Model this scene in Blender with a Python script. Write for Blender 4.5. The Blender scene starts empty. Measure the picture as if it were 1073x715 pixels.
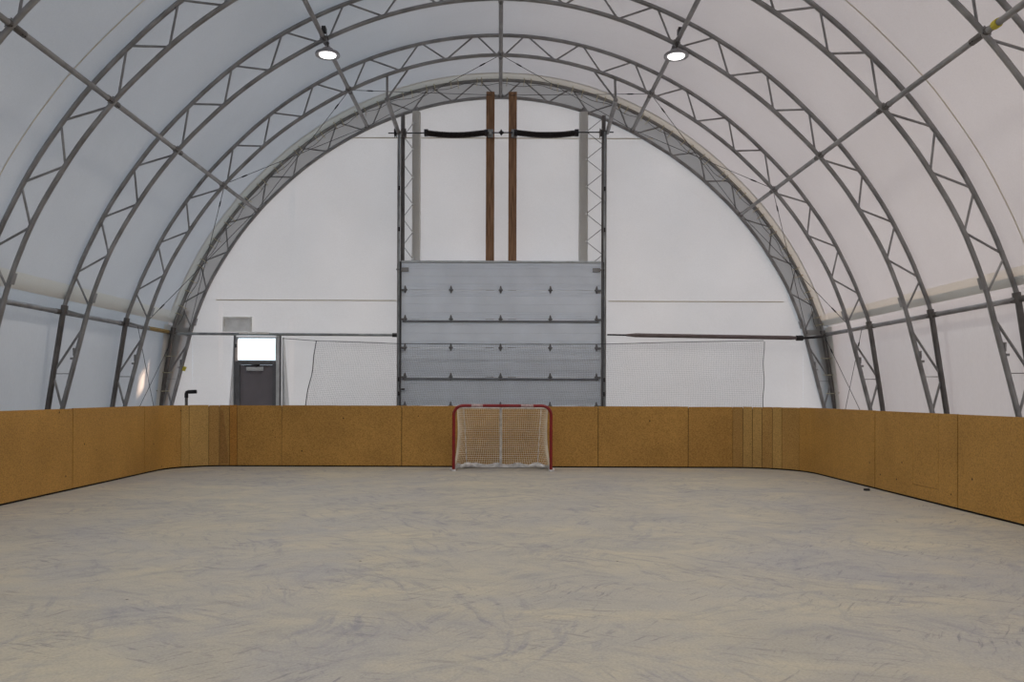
import bpy, math, random
from mathutils import Vector, Matrix
random.seed(4)
PI = math.pi
sc = bpy.context.scene
COL = sc.collection

# ---------------------------------------------------------------- camera
F = 860.0                    # focal length in pixels of a 1073 px wide frame
EYE = 1.45
VX, VY = 523.5, 413.5
cd = bpy.data.cameras.new('camera'); cam = bpy.data.objects.new('camera', cd); COL.objects.link(cam)
cam.location = (0, 0, EYE); cam.rotation_euler = (PI/2, math.radians(-0.2), 0)
cd.sensor_width = 36; cd.lens = F/1073*36
cd.shift_x = (536.5-VX)/1073; cd.shift_y = (VY-357.5)/1073
cd.clip_end = 500
sc.camera = cam
sc.view_settings.view_transform = 'Standard'; sc.view_settings.look = 'None'
sc.view_settings.gamma = 1; sc.view_settings.use_curve_mapping = False
sc.view_settings.exposure = 0.0

# ---------------------------------------------------------------- sky and sun
w = bpy.data.worlds.new('sky'); sc.world = w; w.use_nodes = True
bg = w.node_tree.nodes['Background']
bg.inputs[0].default_value = (0.72, 0.86, 1.0, 1); bg.inputs[1].default_value = 1.95
sl = bpy.data.lights.new('sun', 'SUN'); sun = bpy.data.objects.new('sun', sl); COL.objects.link(sun)
sun.rotation_euler = Vector((-2.45, -1.0, -0.85)).to_track_quat('-Z', 'Y').to_euler()
sl.energy = 7.4; sl.color = (1.0, 0.68, 0.50); sl.angle = math.radians(4)
sun.location = (20, 30, 15)

def at(x, y, Y):
    return Vector(((x-VX)*Y/F, Y, pz(y, Y, x)))
def px(x, Y): return (x-VX)*Y/F
def pz(y, Y, x=VX): return EYE+(VY-y+(x-VX)*math.tan(math.radians(0.2)))*Y/F

# ---------------------------------------------------------------- materials
MT = {}
def newmat(name):
    m = bpy.data.materials.new(name); m.use_nodes = True; MT[name] = m
    nt = m.node_tree; b = nt.nodes['Principled BSDF']
    return m, nt, b
def node(nt, t, **kw):
    n = nt.nodes.new(t)
    for k, v in kw.items():
        if k in n.inputs.keys(): n.inputs[k].default_value = v
        else: setattr(n, k, v)
    return n
def coords(nt, scale=(1, 1, 1)):
    tc = nt.nodes.new('ShaderNodeNewGeometry'); mp = nt.nodes.new('ShaderNodeMapping')
    mp.inputs['Scale'].default_value = scale
    nt.links.new(tc.outputs['Position'], mp.inputs['Vector'])
    return mp.outputs['Vector']
def ramp(nt, fac, stops):
    r = nt.nodes.new('ShaderNodeValToRGB'); e = r.color_ramp.elements
    while len(e) < len(stops): e.new(0.5)
    for i, (p, c) in enumerate(stops):
        e[i].position = p; e[i].color = (*c, 1) if len(c) == 3 else c
    nt.links.new(fac, r.inputs[0]); return r.outputs[0]
def mixc(nt, fac, a, b, mode='MIX'):
    m = nt.nodes.new('ShaderNodeMix'); m.data_type = 'RGBA'; m.blend_type = mode
    for s, v in ((m.inputs[0], fac), (m.inputs[6], a), (m.inputs[7], b)):
        if hasattr(v, 'links') or hasattr(v, 'is_linked'): nt.links.new(v, s)
        else: s.default_value = v if not isinstance(v, tuple) else (*v, 1)
    return m.outputs[2]
def plain(name, col, rough=0.5, metal=0.0, var=0.12, scale=6, bump=0.0, sc3=(1, 1, 1)):
    m, nt, b = newmat(name)
    v = coords(nt, sc3)
    n = node(nt, 'ShaderNodeTexNoise', Scale=scale, Detail=5.0)
    nt.links.new(v, n.inputs['Vector'])
    c = ramp(nt, n.outputs['Fac'], [(0.3, tuple(x*(1-var) for x in col)), (0.7, tuple(min(1, x*(1+var)) for x in col))])
    nt.links.new(c, b.inputs['Base Color'])
    b.inputs['Roughness'].default_value = rough; b.inputs['Metallic'].default_value = metal
    if bump:
        bp = node(nt, 'ShaderNodeBump', Strength=bump, Distance=0.01)
        nt.links.new(n.outputs['Fac'], bp.inputs['Height']); nt.links.new(bp.outputs[0], b.inputs['Normal'])
    return m
def fabric(name, col, tcol, trans, bump=0.25, scl=(1, 1, 1)):
    m = bpy.data.materials.new(name); m.use_nodes = True; MT[name] = m
    nt = m.node_tree; nt.nodes.clear()
    out = nt.nodes.new('ShaderNodeOutputMaterial')
    v = coords(nt, scl)
    n = node(nt, 'ShaderNodeTexNoise', Scale=0.55, Detail=4.0); nt.links.new(v, n.inputs['Vector'])
    n2 = node(nt, 'ShaderNodeTexNoise', Scale=38.0, Detail=2.0); nt.links.new(v, n2.inputs['Vector'])
    k = ramp(nt, n.outputs['Fac'], [(0.3, (0.93, 0.93, 0.93)), (0.7, (1, 1, 1))])
    k2 = ramp(nt, n2.outputs['Fac'], [(0.3, (0.96, 0.96, 0.96)), (0.7, (1, 1, 1))])
    kk = mixc(nt, 1.0, k, k2, 'MULTIPLY')
    d = nt.nodes.new('ShaderNodeBsdfDiffuse'); t = nt.nodes.new('ShaderNodeBsdfTranslucent')
    nt.links.new(mixc(nt, 1.0, kk, col, 'MULTIPLY'), d.inputs[0])
    nt.links.new(mixc(nt, 1.0, kk, tcol, 'MULTIPLY'), t.inputs[0])
    bn = node(nt, 'ShaderNodeTexNoise', Scale=1.1, Detail=3.0); nt.links.new(v, bn.inputs['Vector'])
    bp = node(nt, 'ShaderNodeBump', Strength=bump, Distance=0.12)
    nt.links.new(bn.outputs['Fac'], bp.inputs['Height'])
    nt.links.new(bp.outputs[0], d.inputs['Normal'])
    mx = nt.nodes.new('ShaderNodeMixShader'); mx.inputs[0].default_value = trans
    nt.links.new(d.outputs[0], mx.inputs[1]); nt.links.new(t.outputs[0], mx.inputs[2])
    nt.links.new(mx.outputs[0], out.inputs[0]); return m

fabric('roof_fabric', (0.66, 0.655, 0.66), (0.8, 0.8, 0.83), 0.107)
fabric('side_fabric', (0.66, 0.655, 0.66), (0.8, 0.8, 0.83), 0.087, 0.5, (1, 1, 0.35))
fabric('end_fabric', (0.76, 0.745, 0.745), (0.85, 0.84, 0.82), 0.165, 0.3)
fabric('grey_flap', (0.46, 0.45, 0.44), (0.5, 0.5, 0.5), 0.12)
fabric('beige_hem', (0.70, 0.685, 0.65), (0.8, 0.77, 0.69), 0.095)
fabric('fold_fabric', (0.86, 0.87, 0.88), (0.8, 0.8, 0.83), 0.1)
fabric('seam_fabric', (0.78, 0.72, 0.60), (0.6, 0.55, 0.45), 0.15)
plain('galvanised', (0.27, 0.265, 0.265), 0.45, 0.25, 0.25, 3.5)
plain('galvanised_dark', (0.135, 0.125, 0.12), 0.5, 0.3, 0.3, 3.5)
plain('bright_galvanised', (0.34, 0.36, 0.37), 0.38, 0.5, 0.25, 5)
plain('black_metal', (0.022, 0.02, 0.022), 0.45, 0.3)
plain('spring_steel', (0.018, 0.012, 0.011), 0.5, 0.4)
plain('bolt_white', (0.8, 0.8, 0.78), 0.4)
plain('cable_steel', (0.06, 0.06, 0.065), 0.5, 0.5)
plain('tie_rope', (0.50, 0.46, 0.34), 0.8)
plain('yellow_tape', (0.55, 0.46, 0.04), 0.6)
plain('timber_block', (0.30, 0.20, 0.06), 0.7)
plain('brown_paint', (0.16, 0.125, 0.12), 0.5, 0.2)
plain('door_panel', (0.75, 0.81, 0.90), 0.5, 0.1, 0.05, 2)
plain('door_cap', (0.50, 0.53, 0.55), 0.45, 0.3)
plain('door_grey', (0.19, 0.172, 0.19), 0.55, 0.0, 0.06, 3)
plain('frame_grey', (0.14, 0.14, 0.15), 0.5)
plain('frame_pale', (0.58, 0.59, 0.60), 0.5)
plain('strut_grey', (0.17, 0.18, 0.20), 0.6)
plain('vent_grey', (0.90, 0.895, 0.89), 0.6)
plain('vent_frame', (0.95, 0.93, 0.88), 0.6)
plain('red_paint', (0.22, 0.008, 0.010), 0.35, 0.0, 0.15, 14)
plain('sticker_pale', (0.42, 0.30, 0.30), 0.5, 0.0, 0.4, 30)
plain('white_paint', (0.68, 0.67, 0.68), 0.5, 0.0, 0.3, 12)
plain('net_cord', (0.80, 0.74, 0.62), 0.8)
plain('net_dark', (0.20, 0.20, 0.21), 0.8)
plain('rope_dark', (0.05, 0.05, 0.055), 0.8)
plain('lamp_rim', (0.30, 0.29, 0.30), 0.4, 0.5)
plain('rubber', (0.012, 0.012, 0.013), 0.6)
plain('gap_shade', (0.012, 0.010, 0.008), 0.9)

# wood posts
m, nt, b = newmat('brown_timber')
v = coords(nt, (9, 9, 0.8)); n = node(nt, 'ShaderNodeTexNoise', Scale=3.0, Detail=8.0); nt.links.new(v, n.inputs['Vector'])
nt.links.new(ramp(nt, n.outputs['Fac'], [(0.3, (0.17, 0.085, 0.042)), (0.5, (0.27, 0.145, 0.075)), (0.72, (0.37, 0.205, 0.11))]), b.inputs['Base Color'])
b.inputs['Roughness'].default_value = 0.75
# boards (pressed fibre board), three tones
def board_mat(name, c):
    m, nt, b = newmat(name)
    v = coords(nt)
    n1 = node(nt, 'ShaderNodeTexNoise', Scale=55.0, Detail=3.0); nt.links.new(v, n1.inputs['Vector'])
    n2 = node(nt, 'ShaderNodeTexNoise', Scale=1.2, Detail=5.0); nt.links.new(v, n2.inputs['Vector'])
    a = ramp(nt, n1.outputs['Fac'], [(0.32, tuple(x*0.72 for x in c)), (0.5, c), (0.7, tuple(x*1.22 for x in c))])
    k = ramp(nt, n2.outputs['Fac'], [(0.3, (0.84, 0.83, 0.82)), (0.7, (1.05, 1.05, 1.05))])
    col = mixc(nt, 1.0, a, k, 'MULTIPLY')
    vo = node(nt, 'ShaderNodeTexVoronoi', Scale=3.3); nt.links.new(v, vo.inputs['Vector'])
    s = ramp(nt, vo.outputs['Distance'], [(0.035, (1, 1, 1)), (0.06, (0, 0, 0))])
    col = mixc(nt, s, col, (0.03, 0.018, 0.01))
    nt.links.new(col, b.inputs['Base Color'])
    b.inputs['Roughness'].default_value = 0.6; b.inputs['Specular IOR Level'].default_value = 0.3
    return m
board_mat('board', (0.44, 0.240, 0.060))
board_mat('board_yellow', (0.45, 0.275, 0.085))
board_mat('board_dark', (0.32, 0.17, 0.05))
board_mat('board_orange', (0.43, 0.205, 0.042))
board_mat('board_dull', (0.40, 0.228, 0.066))

# floor
m, nt, b = newmat('rink_floor')
v = coords(nt)
def nz(scale, det, dist=0.0, sc3=None, rough=0.6):
    vv = coords(nt, sc3) if sc3 else v
    n = node(nt, 'ShaderNodeTexNoise', Scale=scale, Detail=det, Distortion=dist, Roughness=rough)
    nt.links.new(vv, n.inputs['Vector']); return n.outputs['Fac']
base = ramp(nt, nz(1.3, 8, 0.8, (0.7, 1.2, 1)), [(0.3, (0.38, 0.355, 0.31)), (0.48, (0.445, 0.41, 0.34)), (0.6, (0.485, 0.44, 0.345)), (0.75, (0.55, 0.48, 0.345))])
gl2 = ramp(nt, nz(0.45, 7, 1.0), [(0.42, (0, 0, 0)), (0.66, (0.75, 0.75, 0.75))])
c = mixc(nt, gl2, base, (0.365, 0.355, 0.355))
def streak(c, ang, sc, seed, lo, hi, amt, col, msc, asp=7.0):
    g = nt.nodes.new('ShaderNodeNewGeometry'); mp = nt.nodes.new('ShaderNodeMapping')
    mp0 = nt.nodes.new('ShaderNodeMapping'); mp0.inputs['Rotation'].default_value = (0, 0, math.radians(-ang)); mp.inputs['Scale'].default_value = (1, asp, 1)
    mp.inputs['Location'].default_value = (seed*3.7, seed*5.1, seed)
    # a little warp so the scuffs bend like strokes
    wn = node(nt, 'ShaderNodeTexNoise', Scale=0.9, Detail=2.0); nt.links.new(g.outputs['Position'], wn.inputs['Vector'])
    ad = node(nt, 'ShaderNodeVectorMath', operation='MULTIPLY_ADD'); ad.inputs[1].default_value = (.45, .45, 0)
    nt.links.new(wn.outputs['Color'], ad.inputs[0]); nt.links.new(g.outputs['Position'], ad.inputs[2])
    nt.links.new(ad.outputs[0], mp0.inputs['Vector']); nt.links.new(mp0.outputs[0], mp.inputs['Vector'])
    n = node(nt, 'ShaderNodeTexNoise', Scale=sc, Detail=8.0, Roughness=0.72); nt.links.new(mp.outputs[0], n.inputs['Vector'])
    f = ramp(nt, n.outputs['Fac'], [(lo, (0, 0, 0)), (hi, (amt, amt, amt))])
    m2 = node(nt, 'ShaderNodeTexNoise', Scale=msc, Detail=5.0, Roughness=0.65)
    mq = nt.nodes.new('ShaderNodeMapping'); mq.inputs['Location'].default_value = (seed*9.1, -seed*4.3, 0); nt.links.new(g.outputs['Position'], mq.inputs['Vector']); nt.links.new(mq.outputs[0], m2.inputs['Vector'])
    k = ramp(nt, m2.outputs['Fac'], [(0.45, (0.06, 0.06, 0.06)), (0.62, (1, 1, 1))])
    return mixc(nt, mixc(nt, 1.0, f, k, 'MULTIPLY'), c, col)
c = streak(c, 4, 1.6, 1, 0.49, 0.66, 0.55, (0.27, 0.27, 0.30), 0.7, 2.2)
c = streak(c, 28, 1.6, 2, 0.51, 0.62, 0.60, (0.24, 0.245, 0.27), 0.8, 5)
c = streak(c, -38, 1.7, 3, 0.52, 0.63, 0.60, (0.24, 0.24, 0.27), 0.75, 5)
c = streak(c, 75, 1.5, 4, 0.52, 0.63, 0.65, (0.25, 0.25, 0.28), 0.6, 5)
c = streak(c, -66, 1.6, 5, 0.53, 0.62, 0.65, (0.23, 0.23, 0.26), 0.7, 6)
c = streak(c, 0, 1.2, 6, 0.50, 0.66, 0.5, (0.54, 0.465, 0.32), 0.5, 1.6)
c = streak(c, 50, 3.0, 7, 0.56, 0.61, 0.6, (0.15, 0.15, 0.18), 1.1, 9)
c = streak(c, -20, 2.6, 8, 0.56, 0.61, 0.6, (0.15, 0.15, 0.18), 1.2, 9)
gr = ramp(nt, nz(60, 4), [(0.3, (0.84, 0.84, 0.84)), (0.7, (1.08, 1.08, 1.08))])
c = mixc(nt, 1.0, c, gr, 'MULTIPLY')
vo = node(nt, 'ShaderNodeTexVoronoi', Scale=1.3); nt.links.new(v, vo.inputs['Vector'])
c = mixc(nt, ramp(nt, vo.outputs['Distance'], [(0.012, (1, 1, 1)), (0.02, (0, 0, 0))]), c, (0.04, 0.03, 0.03))
nt.links.new(c, b.inputs['Base Color']); b.inputs['Roughness'].default_value = 0.62
b.inputs['Specular IOR Level'].default_value = 0.3
# lamp
m, nt, b = newmat('lamp_glow')
b.inputs['Base Color'].default_value = (1, 1, 1, 1)
b.inputs['Emission Color'].default_value = (1, 0.98, 0.95, 1); b.inputs['Emission Strength'].default_value = 4
# glass
m, nt, b = newmat('window_glass')
nt.nodes.clear(); o_ = nt.nodes.new('ShaderNodeOutputMaterial'); tr = nt.nodes.new('ShaderNodeBsdfTransparent'); gl = nt.nodes.new('ShaderNodeBsdfGlossy')
gl.inputs['Roughness'].default_value = 0.03; tr.inputs[0].default_value = (0.96, 0.98, 0.97, 1)
mx = nt.nodes.new('ShaderNodeMixShader'); mx.inputs[0].default_value = 0.05
nt.links.new(tr.outputs[0], mx.inputs[1]); nt.links.new(gl.outputs[0], mx.inputs[2]); nt.links.new(mx.outputs[0], o_.inputs[0])

# ---------------------------------------------------------------- mesh building
class MB:
    def __init__(s): s.v = []; s.f = []
    def add(s, vs, fs):
        o = len(s.v); s.v += [tuple(x) for x in vs]; s.f += [tuple(i+o for i in f) for f in fs]; return s
    def box(s, x0, x1, y0, y1, z0, z1):
        return s.add([(x0,y0,z0),(x1,y0,z0),(x1,y1,z0),(x0,y1,z0),(x0,y0,z1),(x1,y0,z1),(x1,y1,z1),(x0,y1,z1)],
                     [(0,3,2,1),(4,5,6,7),(0,1,5,4),(1,2,6,5),(2,3,7,6),(3,0,4,7)])
    def tube(s, pts, r, n=8, closed=False, caps=True, ref=None):
        pts = [Vector(p) for p in pts]; k = len(pts)
        rs = r if isinstance(r, (list, tuple)) else [r]*k
        T = []
        for i in range(k):
            a = pts[(i-1) % k] if (closed or i > 0) else pts[i]
            c_ = pts[(i+1) % k] if (closed or i < k-1) else pts[i]
            T.append((c_-a).normalized())
        u = Vector(ref) if ref else (Vector((0, 0, 1)) if abs(T[0].z) < 0.9 else Vector((1, 0, 0)))
        u = (u-T[0]*u.dot(T[0])).normalized()
        vs = []
        for i in range(k):
            u = (u-T[i]*u.dot(T[i])).normalized(); w_ = T[i].cross(u)
            for j in range(n):
                a = 2*PI*j/n
                vs.append(pts[i]+(u*math.cos(a)+w_*math.sin(a))*rs[i])
        fs = []
        for i in range(k if closed else k-1):
            for j in range(n):
                a = i*n+j; b_ = i*n+(j+1) % n; c_ = ((i+1) % k)*n+(j+1) % n; d = ((i+1) % k)*n+j
                fs.append((a, b_, c_, d))
        if caps and not closed:
            fs.append(tuple(range(n-1, -1, -1))); fs.append(tuple((k-1)*n+j for j in range(n)))
        return s.add(vs, fs)
    def obox(s, c, ax, ay, az):
        c, ax, ay, az = map(Vector, (c, ax, ay, az))
        vs = [c+ax*i+ay*j+az*k for k in (-1, 1) for (i, j) in ((-1,-1),(1,-1),(1,1),(-1,1))]
        return s.add(vs, [(0,3,2,1),(4,5,6,7),(0,1,5,4),(1,2,6,5),(2,3,7,6),(3,0,4,7)])
    def lathe(s, c, prof, n=24):            # profile of (radius, z) about a vertical axis at c
        vs = []; fs = []
        for r_, z in prof:
            for j in range(n):
                a = 2*PI*j/n; vs.append((c[0]+r_*math.cos(a), c[1]+r_*math.sin(a), c[2]+z))
        for i in range(len(prof)-1):
            for j in range(n): fs.append((i*n+j, i*n+(j+1) % n, (i+1)*n+(j+1) % n, (i+1)*n+j))
        return s.add(vs, fs)
    def build(s, name, mat, parent=None, smooth=True, label=None, bevel=0):
        off = Vector((0, 0, 0)); p = parent
        while p is not None: off += p.location; p = p.parent
        me = bpy.data.meshes.new(name)
        me.from_pydata([tuple(Vector(v)-off) for v in s.v], [], s.f); me.update()
        me.materials.append(MT[mat])
        if smooth:
            for p_ in me.polygons: p_.use_smooth = True
            try: me.set_sharp_from_angle(angle=math.radians(42))
            except Exception: pass
        o = bpy.data.objects.new(name, me); COL.objects.link(o)
        if parent is not None: o.parent = parent
        if label: o['label'] = label
        if bevel:
            md = o.modifiers.new('bevel', 'BEVEL'); md.width = bevel; md.segments = 2
        return o
def thing(name, label, cat, loc, group=None, kind=None):
    o = bpy.data.objects.new(name, None); COL.objects.link(o); o.location = loc; o.empty_display_size = 0.2
    o['label'] = label; o['category'] = cat
    if group: o['group'] = group
    if kind: o['kind'] = kind
    return o
def struct(o, label=None):
    o['kind'] = 'structure'
    if label: o['label'] = label
    return o

# ---------------------------------------------------------------- arch profile, measured about (0, 1.16)
CZ = 1.16
INN = [(0, 7.53), (30, 7.49), (45, 7.52), (51, 7.555), (60, 7.61), (69, 7.69), (77, 7.74)]
OUT = [(0, 7.95), (45, 7.94), (55, 7.99), (65, 8.06), (72, 8.12), (77, 8.18)]
def interp(tab, a):
    a = abs(a)
    if a >= tab[-1][0]:
        (a0, r0), (a1, r1) = tab[-2], tab[-1]; return r1+(r1-r0)/(a1-a0)*(a-a1)
    for (a0, r0), (a1, r1) in zip(tab, tab[1:]):
        if a0 <= a <= a1:
            t = (a-a0)/(a1-a0); t = t*t*(3-2*t)*0.4+t*0.6; return r0+(r1-r0)*t
def pol(a, r, Y=0.0):
    t = math.radians(a); return Vector((r*math.sin(t), Y, CZ+r*math.cos(t)))
def RD(a):                      # the hall's right flank stands a little nearer than the left one
    t = max(0.0, min(1.0, a/40)); return 0.09*t*t*(3-2*t)
def SX(s): return -0.085 if s > 0 else 0.0
def pin(a, Y=0.0, d=0.0): return pol(a, interp(INN, a)-RD(a)+d, Y)
def pout(a, Y=0.0, d=0.0): return pol(a, interp(OUT, a)-RD(a)+d, Y)
SP = 2.5
YE = 20.0
def YK(k): return YE-SP*k
ROOF = 0.062
EAVE = 76.5
AROOF = 75.9       # roof cloth ends here (z about 3.12)

# ---------------------------------------------------------------- structure
YB = -8.0          # the near end of the hall, behind the camera
f = MB(); f.add([(-8.6, YB-.2, 0), (8.6, YB-.2, 0), (8.6, 20.4, 0), (-8.6, 20.4, 0), (-8.6, YB-.2, -.2), (8.6, YB-.2, -.2), (8.6, 20.4, -.2), (-8.6, 20.4, -.2)],
                [(0,1,2,3),(4,7,6,5),(0,4,5,1),(1,5,6,2),(2,6,7,3),(3,7,4,0)])
struct(f.build('floor', 'rink_floor', smooth=False), 'scuffed beige rink floor with grey marks')
# roof cloth, dipping slightly between arches
def roof_r(a, Y):
    ph = (YE-Y)/SP; dip = 0.035*(math.sin(PI*ph)**2) if Y < YE else 0
    return interp(OUT, a)-RD(a)+ROOF-dip
def grid(fn, us, vs):
    V = [fn(u, v_) for u in us for v_ in vs]; n = len(vs)
    return V, [(i*n+j, i*n+j+1, (i+1)*n+j+1, (i+1)*n+j) for i in range(len(us)-1) for j in range(n-1)]
def lin(a, b_, n): return [a+(b_-a)*i/n for i in range(n+1)]
r_ = MB(); r_.add(*grid(lambda Y, a: pol(a, roof_r(a, Y), Y), lin(19.70, YB, 110), lin(-AROOF+1.92, AROOF-1.92, 96)))
ceil = r_.build('ceiling', 'roof_fabric'); struct(ceil, 'arched white fabric roof stretched over the trusses')
# hem along each eave and round the end arch, one long weld seam
for s in (-1, 1):
    h = MB(); h.add(*grid(lambda Y, a: pol(s*a, roof_r(s*a, Y)-.006, Y), lin(19.64, YB+.0, 112), lin(AROOF-1.96, AROOF+.05, 4)))
    h.build('hem', 'beige_hem', ceil, label='beige hem strip along the roof edge')
h = MB(); h.add(*grid(lambda Y, a: pol(a, roof_r(a, Y)-.014, Y), lin(19.62, 20.15, 4), lin(-AROOF, AROOF, 90)))
h.build('hem', 'beige_hem', ceil, label='beige hem strip round the end arch')
h = MB(); h.add(*grid(lambda Y, a: pol(a, roof_r(a, Y)-.008, Y), lin(11.985, 12.015, 1), lin(-AROOF+1.95, AROOF-1.95, 90)))
h.build('seam', 'seam_fabric', ceil, label='thin beige weld seam')
# side walls
for s, nm in ((-1, 'left'), (1, 'right')):
    prof = [(8.005, 3.30), (8.10, 3.24), (8.19, 3.10), (8.24, 2.6), (8.31, 1.8), (8.38, 1.0), (8.46, 0.0)]
    wl = MB()
    Ys = lin(20.25, YB, 340)
    def fn(Y, i):
        x, z = prof[i]; t = 1-z/3.30
        fr = 0.010*math.sin(Y*5.1+z*.7)*t+0.008*math.sin(Y*11.3+1.3*z)*t
        return (s*(x+fr)+SX(s), Y, z)
    wl.add(*grid(fn, Ys, list(range(len(prof)))))
    struct(wl.build('wall_'+nm, 'side_fabric'), 'white fabric side wall behind the %s boards' % nm)

# end walls
WY = 20.12
DOORX0, DOORX1, DOORT = px(246.5, WY), px(291, WY), pz(353.4, WY, 269)
def ztop(x, extra=0.0):
    # height of the end wall's edge (inner chord) at x
    best = 0
    lo, hi = 0.0, 77.0
    for _ in range(40):
        mid = (lo+hi)/2
        if abs(pin(math.copysign(mid, x), 0, extra).x) < abs(x): lo = mid
        else: hi = mid
    return pin(math.copysign(lo, x), 0, extra).z
def end_wall(Y, hole):
    xs = sorted(set([round(x, 4) for x in lin(-7.53, 7.44, 120)]+([DOORX0, DOORX1] if hole else [])))
    e = MB()
    def wob(x, z): return 0.012*math.sin(x*1.9+z*.8)+0.006*math.sin(x*4.3-z*2.1)
    for a, b_ in zip(xs, xs[1:]):
        z0 = 0.0
        if hole and a >= DOORX0-1e-4 and b_ <= DOORX1+1e-4: z0 = DOORT
        N = 14
        for i in range(N):
            q = []
            for x, t in ((a, i/N), (b_, i/N), (b_, (i+1)/N), (a, (i+1)/N)):
                zt = ztop(x, .02); z = z0+(zt-z0)*t
                q.append((x, Y+(wob(x, z) if 0 < t < 1 else 0)*(0 if hole and abs(x-(DOORX0+DOORX1)/2) < .9 else 1), z))
            e.add(q, [(0, 1, 2, 3)])
    for s in (-1, 1):                      # triangle-like strip below the eave, out to the leg
        a_ = 7.53 if s < 0 else 7.44
        e.add([(s*a_, Y, 0), (s*8.2+SX(s), Y, 0), (s*8.0+SX(s), Y, 1.2), (s*a_, Y, ztop(s*a_, .02)), (s*a_, Y, 1.2)], [(0, 1, 2, 4), (4, 2, 3)])
    return e
ew = struct(end_wall(WY, True).build('wall_far', 'end_fabric'), 'white fabric end wall with the big door')
nb = struct(end_wall(YB, False).build('wall_near', 'end_fabric'))
for Y, par in ((WY, ew), (YB, nb)):
    fl = MB(); fl.add(*grid(lambda a, d: (pin(a, Y+.01) if d == 0 else pout(a, Y+.01, .08)), lin(-77, 77, 110), [0, 1]))
    for s in (-1, 1):
        pts = [(7.52, 8.08, 3.06), (7.62, 8.14, 2.6), (7.9, 8.3, 1.5), (8.0, 8.36, 1.2), (8.2, 8.45, 0)]
        fl.add(*grid(lambda i, j: (s*pts[i][j]+SX(s), Y+.012, pts[i][2]), range(len(pts)), [0, 1]))
    fl.build('border_flap', 'grey_flap', par, label='grey fabric border behind the end arch')
# beige vertical corner flaps
for s in (-1, 1):
    c_ = MB(); c_.add([(s*8.4, 20.16, 0), (s*8.7, 20.16, 0), (s*8.6, 20.16, 1.2), (s*8.3, 20.16, 3.4), (s*7.6, 20.16, 3.5), (s*8.15, 20.16, 1.2)], [(0, 1, 2, 5), (5, 2, 3, 4)])
    c_.build('leak_stop_sheet', 'grey_flap', ew, smooth=False)  # sheet added behind the corner to stop light leaking in
    c_ = MB(); c_.add(*grid(lambda z, j: (s*(8.06+(3.0-z)*.105+.04*j)+SX(s), 20.1-.30*j, z), lin(0, 3.12, 6), [0, 1]))
    c_.build('corner_flap', 'beige_hem', ew, label='beige fabric strip in the building corner')
# weld seams of the end wall
for y, xs in ((315.5, ((-6.95, px(415, WY)), (px(637, WY), 6.95))), (145, ((-3.75, 3.75),))):
    z = pz(y, WY-.02)
    for x0, x1 in xs:
        q = MB(); q.box(x0, x1, WY-.035, WY-.025, z-.012, z+.012); q.build('seam', 'seam_fabric', ew, smooth=False)
# loose cloth beside the man door
def cloth_strip(pts_top, pts_bot, z0, z1, nm):
    c_ = MB()
    c_.add(*grid(lambda t, i: tuple(Vector(pts_top[i]).lerp(Vector(pts_bot[i]), t))+(z0+(z1-z0)*t,), lin(0, 1, 8), range(len(pts_top))))
    c_.build(nm, 'fold_fabric', ew)
cloth_strip([(px(244, 20), 20.08), (px(245, 20), 19.98), (px(247, 20), 20.06)], [(px(235, 20), 20.08), (px(240, 20), 19.9), (px(247, 20), 20.06)], pz(354, 20), 0, 'door_fold')
cloth_strip([(px(295, 20), 20.06), (px(296, 20), 20.0), (px(297, 20), 20.08)], [(px(295, 20), 20.06), (px(302, 20), 19.92), (px(306, 20), 20.08)], pz(354, 20), 0, 'door_fold')

# vent flap on the end wall
v_ = thing('vent_flap', 'pale grey rectangular vent flap on the end wall above the small door', 'vent', (px(249, WY), WY-.03, pz(349, WY)))
x0, x1, z0, z1 = px(233.5, 20.08), px(264, 20.08), pz(347.8, 20.08, 250), pz(332.2, 20.08, 250)
q = MB()
for a in ((x0, x1, z1-.045, z1), (x0, x1, z0, z0+.03), (x0, x0+.05, z0+.03, z1-.045), (x1-.05, x1, z0+.03, z1-.045)): q.box(a[0], a[1], 20.055, 20.09, a[2], a[3])
q.build('frame', 'vent_frame', v_, smooth=False)
q = MB(); q.box(x0+.05, x1-.05, 20.075, 20.09, z0+.03, z1-.045); q.build('screen', 'vent_grey', v_, smooth=False)

# ---------------------------------------------------------------- man door and its transom
dy = 20.0
d1 = bpy.data.objects.new('door_1', None); COL.objects.link(d1); d1.location = (px(269, dy), dy, 0); struct(d1, 'dark grey steel door in the end wall, left of the big door')
fx0, fx1, fz = px(247.2, dy), px(289.6, dy), pz(378.6, dy, 269)
q = MB(); q.box(fx0, fx0+.09, dy-.03, dy+.12, 0, fz); q.box(fx1-.09, fx1, dy-.03, dy+.12, 0, fz); q.box(fx0+.09, fx1-.09, dy-.03, dy+.12, fz-.09, fz)
q.build('door_frame', 'frame_grey', d1, smooth=False)
lf = MB(); lf.box(fx0+.095, fx1-.095, dy+.02, dy+.07, .01, fz-.095); leaf = lf.build('door_leaf', 'door_grey', d1, smooth=False, bevel=.004)
q = MB(); q.box(px(258.5, dy), px(276, dy), dy-.05, dy+.018, pz(388.8, dy, 269), pz(384.8, dy, 269)); cl = q.build('door_closer', 'frame_pale', leaf, smooth=False, bevel=.008)
q = MB(); q.tube([at(256, 383.6, dy-.03), at(272, 382.6, dy-.04)], .012, 6); q.tube([at(272, 382.6, dy-.04), at(268, 385, dy-.04)], .012, 6); q.build('closer_arm', 'black_metal', leaf)
q = MB(); q.tube([(fx1-.17, dy+.02, 1.0), (fx1-.17, dy-.03, 1.0), (fx1-.28, dy-.03, 1.0)], .012, 8); q.build('door_handle', 'bright_galvanised', leaf)
w1 = bpy.data.objects.new('window_1', None); COL.objects.link(w1); w1.location = (px(269, dy), dy, fz+.01); struct(w1, 'bright transom window above the grey door')
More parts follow.
